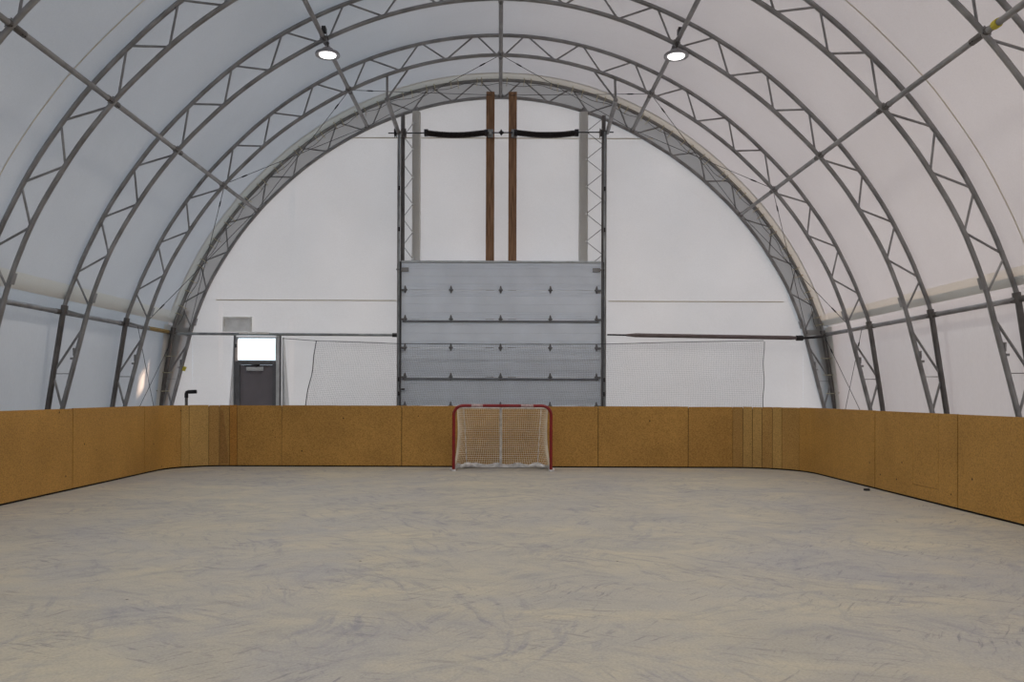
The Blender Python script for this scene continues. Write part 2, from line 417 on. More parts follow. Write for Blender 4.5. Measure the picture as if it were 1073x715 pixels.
wt = pz(353.2, dy, 269)
q = MB(); q.box(fx0, fx0+.03, dy+.02, dy+.1, fz+.005, wt); q.box(fx1-.03, fx1, dy+.02, dy+.1, fz+.005, wt); q.box(fx0+.03, fx1-.03, dy+.02, dy+.1, fz+.005, fz+.025); q.box(fx0+.03, fx1-.03, dy+.02, dy+.1, wt-.03, wt)
q.build('window_frame', 'frame_pale', w1, smooth=False)
q = MB(); q.box(fx0+.03, fx1-.03, dy+.055, dy+.061, fz+.025, wt-.03); q.build('pane', 'window_glass', w1, smooth=False)
q = MB(); q.obox(at(290.2, 364.5, dy-.02), (.03, 0, 0), (0, .02, 0), (0, 0, .07)); q.build('latch', 'black_metal', w1, smooth=False)
q = MB(); q.obox(at(247, 362.5, dy-.02), (.02, 0, 0), (0, .02, 0), (0, 0, .045)); q.build('latch', 'black_metal', w1, smooth=False)
for i, (x, wd, mt, lb) in enumerate(((246.0, .02, 'frame_grey', 'grey steel jamb post left of the small door'), (293.6, .016, 'frame_grey', 'thin grey steel post right of the small door, up to the wall pipe'))):
    o = MB().box(px(x, dy)-wd, px(x, dy)+wd, dy-.03, dy+.03, 0, pz(352, dy)).build('jamb_post', mt, smooth=False)
    o['label'] = lb; o['category'] = 'post'
o = MB().box(px(289.8, dy), px(293, dy)-.004, dy-.06, dy-.032, 0, pz(353, dy)).build('filler_strip', 'frame_pale', smooth=False)
o['label'] = 'pale filler strip between the small door and its right-hand post'; o['category'] = 'trim'
# elbow pipe
sp = thing('elbow_pipe', 'black pipe with bent top rising behind boards near the end wall', 'pipe', (px(195, 19), 19, 0))
q = MB(); q.tube([(px(195.3, 19), 19, 0), at(195.3, 417, 19)], .035, 10); q.build('pipe', 'galvanised_dark', sp)
q = MB(); q.tube([at(195.3, 417, 19), at(195.3, 413, 19), at(195.9, 411.4, 19), at(197.5, 410.9, 19), at(205.8, 410.6, 19)], .045, 10); q.build('elbow', 'black_metal', sp)

# ---------------------------------------------------------------- truss arches
def arc(fn, a0, a1, n): return [fn(a) for a in lin(a0, a1, n)]
inner_off_ = [[0.6, 8.9, 16.6, 24.7], [0.8, 8.7, 16.7, 24.9], [1.0, 9.5, 17.5, 25.0]]; outer_off_ = [[3.9, 12.5, 21.0], [4.5, 12.5, 20.1], [5.5, 13.5, 21.4]]
def make_truss(Y, label):
    t = thing('truss_arch', label, 'truss arch', (0, Y, 0), 'steel truss arches of the hall')
    q = MB(); q.tube(arc(lambda a: pout(a, Y), -77, 77, 96), .039, 10, ref=(0, 1, 0)); q.build('outer_chord', 'galvanised', t)
    q = MB(); q.tube(arc(lambda a: pin(a, Y), -77, 77, 96), .039, 10, ref=(0, 1, 0)); q.build('inner_chord', 'galvanised', t)
    for s in (-1, 1):
        for bay in range(3):
            a0 = 25.5*bay
            seq = []; inner_off, outer_off = inner_off_[bay], outer_off_[bay]
            for i in range(3):
                seq += [(pin(s*(a0+inner_off[i]), Y), pout(s*(a0+outer_off[i]-.25), Y)), (pout(s*(a0+outer_off[i]+.25), Y), pin(s*(a0+inner_off[i+1]), Y))]
            for p0, p1 in seq:
                q = MB(); q.tube([p0, p1], .0185, 7, ref=(0, 1, 0)); q.build('web_bar', 'galvanised', t)
        # legs
        ok, ik = pout(s*77, Y), pin(s*77, Y)
        of, om = Vector((s*8.38+SX(s), Y, 0.02)), Vector((s*8.25+SX(s), Y, 1.2))
        if_, im = Vector((s*8.26+SX(s), Y, 0.02)), Vector((s*7.98+SX(s), Y, 1.2))
        q = MB(); q.tube([ok, om, of], .05, 10, ref=(0, 1, 0)); q.build('outer_leg', 'galvanised_dark', t)
        q = MB(); q.tube([ik, im, if_], .044, 10, ref=(0, 1, 0)); q.build('inner_leg', 'galvanised', t)
        def L(a, b_, z): k_ = (a.z-z)/(a.z-b_.z); return a.lerp(b_, k_)
        for p0, p1, rr in ((ok+Vector((0, 0, -.03)), ik+Vector((0, 0, -.06)), .022), (L(ik, im, 2.66), L(ok, om, 1.82), .022),
                           (L(ok, om, 1.78), L(im, if_, 1.15), .022), (L(ok, om, 1.80), L(ik, im, 1.80), .008)):
            q = MB(); q.tube([p0, p1], rr, 7, ref=(0, 1, 0)); q.build('brace_bar', 'galvanised', t)
        q = MB(); q.box(s*8.32+SX(s)-.2, s*8.32+SX(s)+.2, Y-.13, Y+.13, 0, .02); q.build('base_plate', 'galvanised', t, smooth=False)
        # splice plates and clamp bolts near the knee
        q = MB(); d_ = (pin(s*74.5)-pin(s*77)).normalized()
        q.obox(pin(s*74.8, Y)+Vector((-s*.045, 0, 0)), d_*.09, (0, .05, 0), (s*.012, 0, 0)); q.build('splice_plate', 'galvanised', t, smooth=False)
        q = MB(); q.obox(L(ik, im, 2.2)+Vector((s*.05, 0, 0)), (0, 0, .07), (0, .04, 0), (s*.012, 0, 0)); q.obox(L(ik, im, 2.08)+Vector((s*.065, 0, 0)), (0, 0, .02), (0, .03, 0), (s*.02, 0, 0)); q.build('splice_plate', 'galvanised', t, smooth=False)
        q = MB(); q.tube([ok+Vector((-s*.02, 0, .05)), ok+Vector((s*.0, 0, -.1))], .062, 10); q.build('knee_collar', 'galvanised_dark', t)
    # gussets where purlins meet the arch
    for a in (-51.3, -25.5, 0, 25.5, 51.3):
        q = MB(); c0 = pin(a, Y); rad = (pin(a)-Vector((0, 0, CZ))).normalized(); tan = Vector((rad.z, 0, -rad.x))
        q.obox(c0+rad*.03, rad*.03, (0, .012, 0), tan*.07); q.build('gusset', 'galvanised', t, smooth=False)
    return t
def copy_tree(o, parent=None):
    c = o.copy(); COL.objects.link(c); c.parent = parent
    for ch in [x for x in o.children]: copy_tree(ch, c)
    return c
labels = ['grey truss arch laced against the fabric end wall',
          'slim grey truss arch second from the end wall, with cables behind it',
          'grey truss arch that carries the two round lamps',
          'grey truss arch nearer than the lamp arch, its legs reaching the photo sides',
          'nearest grey truss arch, only short pieces in the upper corners of the photo']
T0 = make_truss(YK(0), labels[0]); trusses = [T0]
for k in range(1, 5):
    c = copy_tree(T0); c.location = (0, YK(k) if k < 4 else 9.9, 0); c['label'] = labels[k]; trusses.append(c)
# lacing ties of the end arch
tie0 = None
a = -74.0; i = 0
while a <= 74:
    for da, ln in ((0, .12), (1.3, .15)):
        aa = a+da+random.uniform(-.3, .3)
        t_ = MB(); rad = Vector((math.sin(math.radians(aa)), 0, math.cos(math.radians(aa)))); tan = Vector((rad.z, 0, -rad.x))
        p = pout(aa, YE)
        t_.tube([p+rad*.085+Vector((0, -.06, 0)), p+rad*.04+Vector((0, -.075, 0)), p-rad*.02+Vector((0, -.065, 0))+tan*.01, p-rad*ln*.6+Vector((0, -.05, 0)), p-rad*ln+Vector((0, -.02, 0))+tan*random.uniform(-.03, .03)], .011, 5)
        t_.build('lacing_tie', 'tie_rope', T0)
    a += 4.35; i += 1
for s in (-1, 1):
    for z in (2.35, 1.95, 1.5):
        p = Vector((s*(8.25-(z-1.2)*.16)+SX(s), YE-.07, z))
        q = MB(); q.tube([p+Vector((-.2*s, .0, .0)), p, p+Vector((.14*s, .02, .015))], .012, 5); q.build('lacing_tie', 'tie_rope', T0)
# drooping lacing rope strung through the end truss
q = MB(); pts = []
for j, a in enumerate(lin(-76, 76, 140)): pts.append(pout(a, YE-.03, -.10-.035*math.sin(j*1.05)-.015*math.sin(j*.37)))
q.tube(pts, .006, 5, ref=(0, 1, 0)); q.build('lacing_rope', 'rope_dark', T0)
q = MB(); q.obox(at(193, 386.5, 19.93), (.02, 0, .05), (0, .03, 0), (.03, 0, -.012)); q.build('yellow_tag', 'yellow_tape', T0, smooth=False, label='small yellow tag')

# ---------------------------------------------------------------- purlins
names = {0: 'ridge pipe running along the top centre of the roof towards the camera'}
def purlin(a, label, r=.042, eave=False):
    if eave: base = Vector((8.0 if a > 0 else -8.03, 0, 2.93)) + Vector((SX(a), 0, 0))
    else: base = pin(a, 0, .015)
    root = thing('purlin', label, 'purlin pipe', (base.x, YK(4), base.z), 'purlin pipes between the arches')
    for k in range(0, 5):
        y1, y0 = YK(k)-.03, YK(k+1)+.03
        q = MB(); q.tube([(base.x, y0+.05, base.z), (base.x, y1-.05, base.z)], r, 10, ref=(1, 0, 0))
        pipe = q.build('pipe', 'galvanised' if not eave else 'galvanised', root)
        for y, d in ((y0, 1), (y1, -1)):
            q = MB(); q.tube([(base.x, y-.03*d, base.z), (base.x, y+.14*d, base.z)], r+.006, 10, ref=(1, 0, 0))
            col = q.build('end_clamp', 'galvanised_dark', root)
            if not eave and k > 0:
                q = MB()
                rad = (base-Vector((0, 0, CZ))).normalized(); tan = Vector((rad.z, 0, -rad.x))
                for yy in (y+.06*d, y+.11*d):
                    q.tube([Vector((base.x, yy, base.z))-rad*.055-tan*.01, Vector((base.x, yy, base.z))+rad*.05+tan*.01], .008, 6)
                q.build('bolt', 'black_metal', col)
    return root
P = {}
P[0] = purlin(0, names[0])
for a, sd in ((-25.5, 'left'), (25.5, 'right')): P[a] = purlin(a, 'roof pipe passing just above the %s lamp' % sd)
for a, sd in ((-51, 'left'), (51, 'right')): P[a] = purlin(a*1.006, 'long roof pipe halfway up the curve on the %s side' % sd)
for a, sd in ((-77, 'left'), (77, 'right')): P[a] = purlin(a, 'horizontal eave pipe along the %s side wall' % sd, .045, True)
b51 = pin(51.3, 0, .015)
q = MB(); q.tube([(b51.x, 9.62, b51.z), (b51.x, 9.71, b51.z)], .054, 10); q.build('tape', 'yellow_tape', P[51], label='band of yellow tape')
q = MB(); q.tube([(-8.03, 18.75, 2.935), (-8.03, 19.85, 2.935)], .05, 10); q.build('sleeve', 'timber_block', P[-77], label='yellow-brown sleeve')

# ---------------------------------------------------------------- brace cables in the end bay
def cable(p0, p1, label, name='brace_cable'):
    root = thing(name, label, 'cable', p0, 'brace cables between the last two arches')
    q = MB(); q.tube([p0, p1], .0065, 5); q.build('wire', 'cable_steel', root)
    d = (p1-p0); q = MB(); t0 = .10
    q.tube([p0+d*t0, p0+d*(t0+.012), p0+d*(t0+.035), p0+d*(t0+.045)], [.007, .015, .015, .007], 8); q.build('turnbuckle', 'black_metal', root)
ang = [0, 25.5, 51, 76.5]
nm = ['ridge pipe', 'lamp pipe', 'halfway pipe', 'eave pipe']
for s, sd in ((-1, 'left'), (1, 'right')):
    for i in range(3):
        for (ka, kb, ia, ib) in ((1, 0, i, i+1), (1, 0, i+1, i)):
            A = pin(s*ang[ia], YK(ka)-(-.06), .03); B = pin(s*ang[ib], YK(kb)-.06, .03)
            cable(A, B, 'thin %s cable, %s at second arch to %s at end arch' % (sd, nm[ia], nm[ib]))
    cable(Vector((s*7.75, YK(1)+.06, 2.9)), Vector((s*8.2, YE-.08, .15)), 'thin %s wall cable falling from the second arch towards the corner' % sd)
    cable(Vector((s*7.9, YE-.08, 2.85)), Vector((s*8.2, YK(1)+.08, .15)), 'thin %s wall cable falling from the corner to the second arch' % sd)

# ---------------------------------------------------------------- girt pipes on the end wall
gy = 19.86
g = thing('girt_pipe', 'grey horizontal pipe on the end wall from left arch leg to big door', 'pipe', at(190, 350, gy))
q = MB(); q.tube([at(186, 349.8, gy), at(413, 351.3, gy)], .034, 10); q.build('pipe', 'bright_galvanised', g)
q = MB(); q.tube([at(411, 351.3, gy), at(416, 351.4, gy)], .05, 8); q.build('end_clamp', 'black_metal', g)
q = MB(); q.obox(at(266, 349.2, gy-.045), (.36, 0, 0), (0, .012, 0), (0, 0, .022)); q.build('cover_strip', 'vent_frame', g, smooth=False)
g = thing('girt_pipe', 'brown-grey horizontal pipe on the end wall right of the big door', 'pipe', at(860, 354, gy))
q = MB(); q.tube([at(636, 351, gy), at(660, 351.4, gy)], .02, 10); q.build('rod', 'black_metal', g)
q = MB(); q.tube([at(656, 351.4, gy), at(666, 351.5, gy), at(828, 354.2, gy), at(836, 354.4, gy)], [.028, .05, .05, .035], 10); q.build('pipe', 'brown_paint', g)
q = MB(); q.tube([at(834, 354.4, gy), at(841, 354.5, gy)], .065, 8); q.tube([at(841, 354.5, gy), at(862, 353, gy)], .03, 8); q.build('end_clamp', 'black_metal', g)

# ---------------------------------------------------------------- overhead door
dY = 19.62
od = thing('overhead_door', 'wide pale blue-grey sectional overhead door filling the middle of the end wall', 'overhead door', (px(524.5, dY), dY, 0))
ox0, ox1 = px(420.3, dY), px(629.3, dY)
rows = [275.5, 304.2, 334.8, 364.6, 395.4, 425.5]
zs = [pz(y, dY) for y in rows]
h_ = zs[-2]-zs[-1]
while zs[-1] > 1.0: zs.append(zs[-1]-h_)
zs[-1] = 0.01 if zs[-1] < .4 else zs[-1]
if zs[-1] > .1: zs.append(0.01)
for z1, z0 in zip(zs, zs[1:]):
    s_ = MB()
    # ribbed face: profile in (y, z) swept across the width
    z0g, z1g = z0+.005, z1-.005
    prof = [(dY+.045, z0g), (dY+.006, z0g), (dY, z0g+.006)]
    H = z1g-z0g
    for fr in (.10, .16, .22, .5, .78, .84, .90):
        zc = z0g+H*fr; prof += [(dY, zc-.008), (dY+.006, zc-.004), (dY+.006, zc+.004), (dY, zc+.008)]
    prof += [(dY, z1g-.006), (dY+.006, z1g), (dY+.045, z1g)]
    n = len(prof)
    s_.add([(x, p[0], p[1]) for x in (ox0, ox1) for p in prof], [(i, i+n, (i+1) % n+n, (i+1) % n) for i in range(n)]+[tuple(range(n)), tuple(range(2*n-1, n-1, -1))])
    s_.build('section', 'door_panel', od, smooth=False)
q = MB(); q.box(ox0, ox1, dY-.02, dY+.05, zs[0], zs[0]+.045); q.build('top_cap', 'door_cap', od, smooth=False)
for y in (337.2, 397.6):
    z = pz(y, dY); q = MB()
    q.add([(x, yy, zz) for x in (ox0+.03, ox1-.05) for yy, zz in ((dY-.001, z+.03), (dY-.03, z+.022), (dY-.03, z-.012), (dY-.001, z-.022))], [(0, 4, 5, 1), (1, 5, 6, 2), (2, 6, 7, 3), (0, 1, 2, 3), (4, 7, 6, 5), (0, 3, 7, 4)])
    q.build('stiffener_strut', 'strut_grey', od, smooth=False)
def hinge(x, z, big=False):
    q = MB(); Y0, Y1 = dY-.02, dY-.002
    up, dn, hw = (.10, .08, .032)
    q.add([(x+a*hw, Y, z+b_) for Y in (Y0, Y1) for a, b_ in ((-.3, up), (-1, .02), (-1, -.02), (-.3, -dn), (.3, -dn), (1, -.02), (1, .02), (.3, up))],
          [(0, 1, 2, 3, 4, 5, 6, 7)[::1], (15, 14, 13, 12, 11, 10, 9, 8)]+[(i, i+8, (i+1) % 8+8, (i+1) % 8) for i in range(8)])
    q.tube([(x-.05, dY-.025, z), (x+.05, dY-.025, z)], .016, 8)
    if big: q.box(min(x, x+big*.10), max(x, x+big*.10), dY-.05, dY-.015, z-.035, z+.015)
    q.build('hinge', 'frame_grey', od, smooth=False)
for z in zs[1:6]:
    for x, bg_ in ((424.3, -1), (472.3, 0), (524.3, 0), (576.3, 0), (624.8, 1)): hinge(px(x, dY), z, bg_)
for x, wd in ((423.5, 1), (624, -1)):
    q = MB(); q.box(px(x, dY)-.08, px(x, dY)+.10, dY-.04, dY-.005, pz(285, dY), pz(281, dY)); q.tube([(px(x, dY)-wd*.1, dY-.03, pz(283, dY)), (px(x, dY)-wd*.2, dY-.03, pz(283, dY))], .02, 8); q.build('top_bracket', 'galvanised', od, smooth=False)
q = MB(); q.tube([at(420.5, 408, dY-.05), at(424, 408, dY-.05)], .022, 8); q.build('bolt_latch', 'black_metal', od)

# tracks and lattice posts on both sides of the door
for s, sd in ((-1, 'left'), (1, 'right')):
    xo, xi, top = (415.9, 419.8, 138) if s < 0 else (634.6, 630.9, 138)
    tr = thing('door_track', 'galvanised vertical lift track at the %s edge of the overhead door' % sd, 'door track', (px(xo, dY), dY, 0))
    X0, X1 = sorted((px(xo, dY), px(xi, dY)))
    zt = pz(top, dY)
    q = MB(); q.box(X0+.02, X1-.02, dY-.03, dY-.01, 0, zt); q.build('web_plate', 'bright_galvanised', tr, smooth=False)
    q = MB(); q.box(X0 if s < 0 else X1-.025, X0+.025 if s < 0 else X1, dY-.06, dY, 0, zt); q.build('outer_flange', 'galvanised', tr, smooth=False)
    q = MB(); q.box(X1-.022 if s < 0 else X0, X1 if s < 0 else X0+.022, dY-.09, dY, 0, pz(275, dY)); q.build('inner_flange', 'black_metal', tr, smooth=False)
    for y in (198, 241, 398, 413):
        q = MB(); q.obox(((X0+X1)/2, dY-.045, pz(y, dY)), (.02, 0, 0), (0, .012, 0), (0, 0, .05)); q.build('bracket', 'black_metal', tr, smooth=False)
    # lattice post
    ly = 19.84
    lp = thing('lattice_post', 'slim lattice post with pale cloth sleeve above the %s door edge' % sd, 'lattice post', (px(421 if s < 0 else 632, ly), ly, 0))
    cx = px(421.3 if s < 0 else 631.6, ly)
    q = MB(); q.box(cx-.045, cx+.045, ly-.05, ly+.05, 0, pz(121, ly)); q.build('post', 'galvanised_dark', lp, smooth=False, bevel=.008)
    X0, X1 = (px(430.6, 19.95), px(439.5, 19.95)) if s < 0 else (px(606.3, 19.95), px(615.8, 19.95))
    zt = pz(117, 19.95)
    q = MB(); q.tube([((X0+X1)/2, 19.97, 0), ((X0+X1)/2, 19.97, zt+.1)], .05, 8); q.build('rear_post', 'galvanised', lp)
    q = MB(); q.add(*grid(lambda z, i: ([X0, X0+.02, (X0+X1)/2, X1-.02, X1][i], [20.06, 19.93, 19.905, 19.93, 20.06][i], z), lin(0, zt, 10), range(5))); q.build('cloth_sleeve', 'beige_hem', lp)
    nx = px(432 if s < 0 else 613.5, 19.9); ys = ([130, 157, 186.5, 214.5, 244, 272] if s < 0 else [138, 167, 195.7, 224, 253, 281])
    for j, y in enumerate(ys):
        zn = pz(y, 19.9); za, zb = zn+.33, zn-.33
        if y < 135 or False: za = None
        for zz in (za, zb):
            if zz is None: continue
            q = MB(); q.tube([(nx, 19.88, zn), (cx, 19.87, zz)], .009, 6); q.build('web_rod', 'galvanised', lp)
        q = MB(); q.tube([(nx, 19.89, zn), (nx, 19.85, zn)], .024, 8); q.build('bolt', 'bolt_white', lp)
    # hanger from second arch to the door head
    hb = thing('door_head_hanger', 'bent pipe hanger from the second arch to the %s end of the spring shaft' % sd, 'hanger', at(404 if s < 0 else 645, 104, YK(1)))
    X = -2.43 if s < 0 else 2.46
    node_ = Vector((X, YK(1)+.05, pz(103.5, YK(1))))
    th = math.degrees(math.asin(X/7.52))
    q = MB(); q.tube([pin(th, YK(1))+Vector((0, .03, 0)), node_], .026, 8); q.build('drop_bar', 'galvanised', hb)
    q = MB(); q.tube([pin(th-math.copysign(-3.7, X), YK(1))+Vector((0, .03, 0)), node_], .022, 8); q.build('side_bar', 'galvanised', hb)
    q = MB(); q.tube([node_, at(416.5 if s < 0 else 635.5, 139, 19.66)], .05, 10); q.build('pipe', 'galvanised', hb)

# timber posts
tp = []
for x0, x1, lb in ((508.4, 517.2, 'left'), (532.0, 540.6, 'right')):
    o = MB().box(px(x0, 19.76), px(x1, 19.76), 19.76, 19.82, 0, pz(96, 19.76)).build('timber_post', 'brown_timber', smooth=False, bevel=.006)
    o['label'] = 'brown timber post above the big door, the %s one of the two' % lb; o['category'] = 'timber post'; o['group'] = 'timber posts above the big door'
# spring shaft with springs
sy = 19.62
ss = thing('spring_shaft', 'thin dark shaft with drums crossing high above the overhead door', 'shaft', at(524, 139, sy))
q = MB(); q.tube([at(406, 139.6, sy), at(642, 138.6, sy)], .016, 8); q.build('rod', 'cable_steel', ss)
q = MB(); c0 = at(524.3, 139, sy); q.tube([c0+Vector((-.06, 0, 0)), c0+Vector((-.03, 0, 0)), c0, c0+Vector((.03, 0, 0)), c0+Vector((.06, 0, 0))], [.02, .035, .085, .035, .02], 12); q.build('coupler', 'black_metal', ss)
for x in (513, 537.5):
    q = MB(); c0 = at(x, 139, sy); q.box(c0.x-.06, c0.x+.06, sy+.03, 19.76, c0.z-.09, c0.z+.09); q.tube([c0+Vector((-.03, 0, 0)), c0+Vector((.03, 0, 0))], .05, 12); q.build('bearing_plate', 'bright_galvanised', ss, smooth=False)
for xs in ((412.5, 414.5), (419.5, 424.5), (627.5, 630.5)):
    q = MB(); c0, c1 = at(xs[0], 139.5, sy-.0), at(xs[1], 139.5, sy-.0); q.tube([c0, c0.lerp(c1, .1), c0.lerp(c1, .5), c0.lerp(c1, .9), c1], [.11, .11, .075, .11, .11], 16); q.build('cable_drum', 'black_metal' if xs[0] < 415 else 'galvanised_dark', ss)
for xa, xb, lb, sg in ((445, 509.5, 'left', 1), (604, 538.5, 'right', -1)):
    A, B = at(xa, 139.3, sy), at(xb, 139.3, sy)
    st = thing('torsion_spring', 'fat black coil spring on the shaft, %s of the timber posts' % lb, 'spring', (A+B)/2, 'coil springs on the shaft')
    q = MB(); turns = 52; pts = []
    for i in range(turns*12+1):
        t = i/(turns*12); c0 = A.lerp(B, t); c0.z -= .055*math.sin(PI*min(1, t*1.05))**1.0
        a = 2*PI*i/12; pts.append(c0+Vector((0, math.cos(a)*.062, math.sin(a)*.062)))
    q.tube(pts, .0145, 5, ref=(1, 0, 0)); q.build('coil', 'spring_steel', st)
    q = MB(); d_ = (B-A).normalized(); q.tube([A-d_*.03, A+d_*.06], .088, 14); q.build('end_cone', 'black_metal', st)
    q = MB(); q.tube([B-d_*.06, B+d_*.02], .08, 14); q.build('end_cone', 'black_metal', st)

# ---------------------------------------------------------------- protective net
ny = 19.3
pn = thing('protective_net', 'wide fine mesh net hung in front of the overhead door', 'net', at(560, 427, ny))
def topz(x):     # cord height along pixel x
    T = [(296, 354.8), (331, 357.3), (418, 360.3), (524, 361), (634, 360.8), (700, 359), (800, 357)]
    for (a, ya), (b_, yb) in zip(T, T[1:]):
        if a <= x <= b_: return ya+(yb-ya)*(x-a)/(b_-a)
    return 357
netm = MB()
NX = 286
def npt(u, t):   # u 0..1 across, t 0..1 down
    xt = 331+(800-331)*u; xb = 307+(800-307)*u
    z1 = pz(topz(xt), ny); z0 = .006
    x = px(xt, ny)+(px(xb, ny)-px(xt, ny))*min(1, t*1.0)**1.35
    z = z1+(z0-z1)*t
    x += .014*math.sin(z*7+x*1.3); z += .012*math.sin(x*3.1+z*2)
    return Vector((x, ny+.02*math.sin(x*2.3+z), z))
for i in range(NX+1):
    netm.tube([npt(i/NX, t) for t in lin(0, 1, 10)], 0.0019, 3, caps=False)
NZ = 64
for j in range(NZ+1):
    netm.tube([npt(u, j/NZ) for u in lin(0, 1, 70)], 0.0019, 3, caps=False)
o = netm.build('netting', 'net_dark', pn, smooth=False); o['kind'] = 'stuff'
q = MB(); q.tube([at(x, topz(x), ny) for x in (296, 315, 331, 360, 380, 418, 470, 524, 580, 634, 665, 700, 750, 800)], .008, 5); q.build('head_rope', 'rope_dark', pn)
q = MB(); q.tube([npt(0, t) for t in lin(0, 1, 16)], .011, 5); q.build('edge_rope', 'rope_dark', pn)
q = MB(); q.tube([npt(1, t) for t in lin(0, 1, 16)], .008, 5); q.build('edge_rope', 'rope_dark', pn)

# ---------------------------------------------------------------- lamps
def lamp(s, k, label, group):
    X = -3.16 if s < 0 else 3.20
    c0 = Vector((X, YK(k)-.02, 7.625))
    lt = thing('high_bay_lamp', label, 'lamp', c0, group)
    q = MB(); q.lathe(c0, [(.0, .02), (.165, .014), (.19, .0), (.222, .0), (.225, .02), (.215, .045), (.12, .07), (.10, .12), (.06, .13), (0, .13)], 32)
    q.build('housing', 'lamp_rim', lt)
    q = MB(); q.lathe(c0, [(0, -.006), (.12, -.005), (.145, -.002), (.15, .01), (0, .012)], 32); q.build('lens', 'lamp_glow', lt)
    q = MB(); q.tube([c0+Vector((0, 0, .12)), c0+Vector((0, 0, .24))], .012, 8); q.tube([c0+Vector((0, 0, .21)), c0+Vector((0, 0, .24))], .03, 8); q.build('hook', 'galvanised_dark', lt)
    q = MB(); q.obox(c0+Vector((-.03 if s < 0 else .03, -.16, .40)), (.035, 0, 0), (0, .07, 0), (0, 0, .045)); q.build('driver_box', 'black_metal', lt, smooth=False)
    q = MB(); q.tube([c0+Vector((0, 0, .13)), c0+Vector((.03, -.08, .24)), c0+Vector((0, -.12, .36))], .006, 5); q.build('cord', 'black_metal', lt)
    ld = bpy.data.lights.new('lamp_light', 'SPOT'); ld.energy = LAMP_W; ld.spot_size = math.radians(150); ld.spot_blend = .9; ld.shadow_soft_size = .17; ld.color = (1, .95, .86)
    lo = bpy.data.objects.new('lamp_light', ld); COL.objects.link(lo); lo.parent = lt; lo.location = (0, 0, -.05)
LAMP_W = 345
for s, sd in ((-1, 'left'), (1, 'right')): lamp(s, 2, 'lit round high-bay lamp hanging from the arch on the %s side' % sd, 'high-bay lamps')
for k in (4, 6, 8, 10):                     # unseen lamps added over the near half to brighten the floor
    for s, sd in ((-1, 'left'), (1, 'right')): lamp(s, k, 'added high-bay lamp along the %s roof pipe, unseen above the camera view' % sd, 'added lamps above the near half')

# ---------------------------------------------------------------- rink boards
XL, XR, YF, RL, RR = -6.37, 5.83, 16.3, 1.0, 1.2
path = []
def addp(p): path.append(Vector((p[0], p[1])))
for y in lin(-4.0, YF-RL, 200): addp((XL, y))
for i in range(1, 25): t = PI-(PI/2)*i/24; addp((XL+RL+RL*math.cos(t), YF-RL+RL*math.sin(t)))
for x in lin(XL+RL, XR-RR, 200)[1:]: addp((x, YF))
for i in range(1, 25): t = PI/2-(PI/2)*i/24; addp((XR-RR+RR*math.cos(t), YF-RR+RR*math.sin(t)))
for y in lin(YF-RR, -4.0, 200)[1:]: addp((XR, y))
cum = [0]
for a, b_ in zip(path, path[1:]): cum.append(cum[-1]+(b_-a).length)
import bisect
def ppos(s_):
    s_ = max(0, min(cum[-1], s_)); i = max(0, min(len(path)-2, bisect.bisect(cum, s_)-1))
    t = (s_-cum[i])/(cum[i+1]-cum[i]); p = path[i].lerp(path[i+1], t); d = (path[i+1]-path[i]).normalized()
    return p, Vector((-d.y, d.x))      # outward (left of travel = away from rink)
def s_of_px(x):
    lo, hi = 0, len(path)-1
    i0 = next(i for i, p in enumerate(path) if p.y > 3)
    i1 = max(i for i, p in enumerate(path) if p.y > 3)
    for i in range(i0, i1):
        xa = VX+F*path[i].x/path[i].y; xb = VX+F*path[i+1].x/path[i+1].y
        if xa <= x <= xb: return cum[i]+(cum[i+1]-cum[i])*(x-xa)/(xb-xa)
HB, ZB = 1.218, .028
bd = thing('rink_boards', 'brown pressed-board rink wall running round the floor with rounded corners', 'rink boards', (0, YF, 0))
def strip(m_, s0, s1, z0, z1, d0=0.0, d1=.019):
    n_ = max(1, int((s1-s0)/.12)) if True else 1
    ss_ = lin(s0, s1, n_)
    ring = []
    for s_ in ss_:
        p, o_n = ppos(s_)
        a = p+o_n*d0; b_ = p+o_n*d1; zz = z1
        ring.append([(a.x, a.y, z0), (b_.x, b_.y, z0), (b_.x, b_.y, zz), (a.x, a.y, zz)])
    vs = [v for r in ring for v in r]; fs = []
    for i in range(n_):
        for j in range(4): fs.append((i*4+j, i*4+(j+1) % 4, (i+1)*4+(j+1) % 4, (i+1)*4+j))
    fs += [(3, 2, 1, 0), tuple(n_*4+j for j in range(4))]
    m_.add(vs, fs)
left_side = [cum[0]+(y+4.0) for y in (-2.3, 0.1, 2.5, 4.95, 7.4, 9.8, 12.25)]
right_total = cum[-1]
right_side = [right_total-(y+4.0) for y in (8.0, 5.6, 3.1, .7, -1.8)]
mid = [151.7, 190, 198.3, 219, 230, 240.6, 248.6, 295.3, 421, 524, 627, 721.4, 768, 778.6, 788.5, 798.6, 809.5, 819.3, 838, 917, 1003.6]
mats = ['board', 'board_yellow', 'board_yellow', 'board_dull', 'board_dull', 'board_orange', 'board', 'board', 'board', 'board', 'board', 'board', 'board_dull', 'board_yellow', 'board_yellow', 'board_dull', 'board_yellow', 'board_dull', 'board', 'board', None]
S = left_side+[s_of_px(x) for x in mid]+right_side
ML = ['board']*len(left_side)+mats+['board']*len(right_side)
tone = {'board_yellow': 'yellowish patched board panel', 'board_dark': 'darker brown patched strip', 'board_orange': 'narrow orange-brown strip', 'board_dull': 'dull brown patched panel'}
G = .006
pan_i = 0
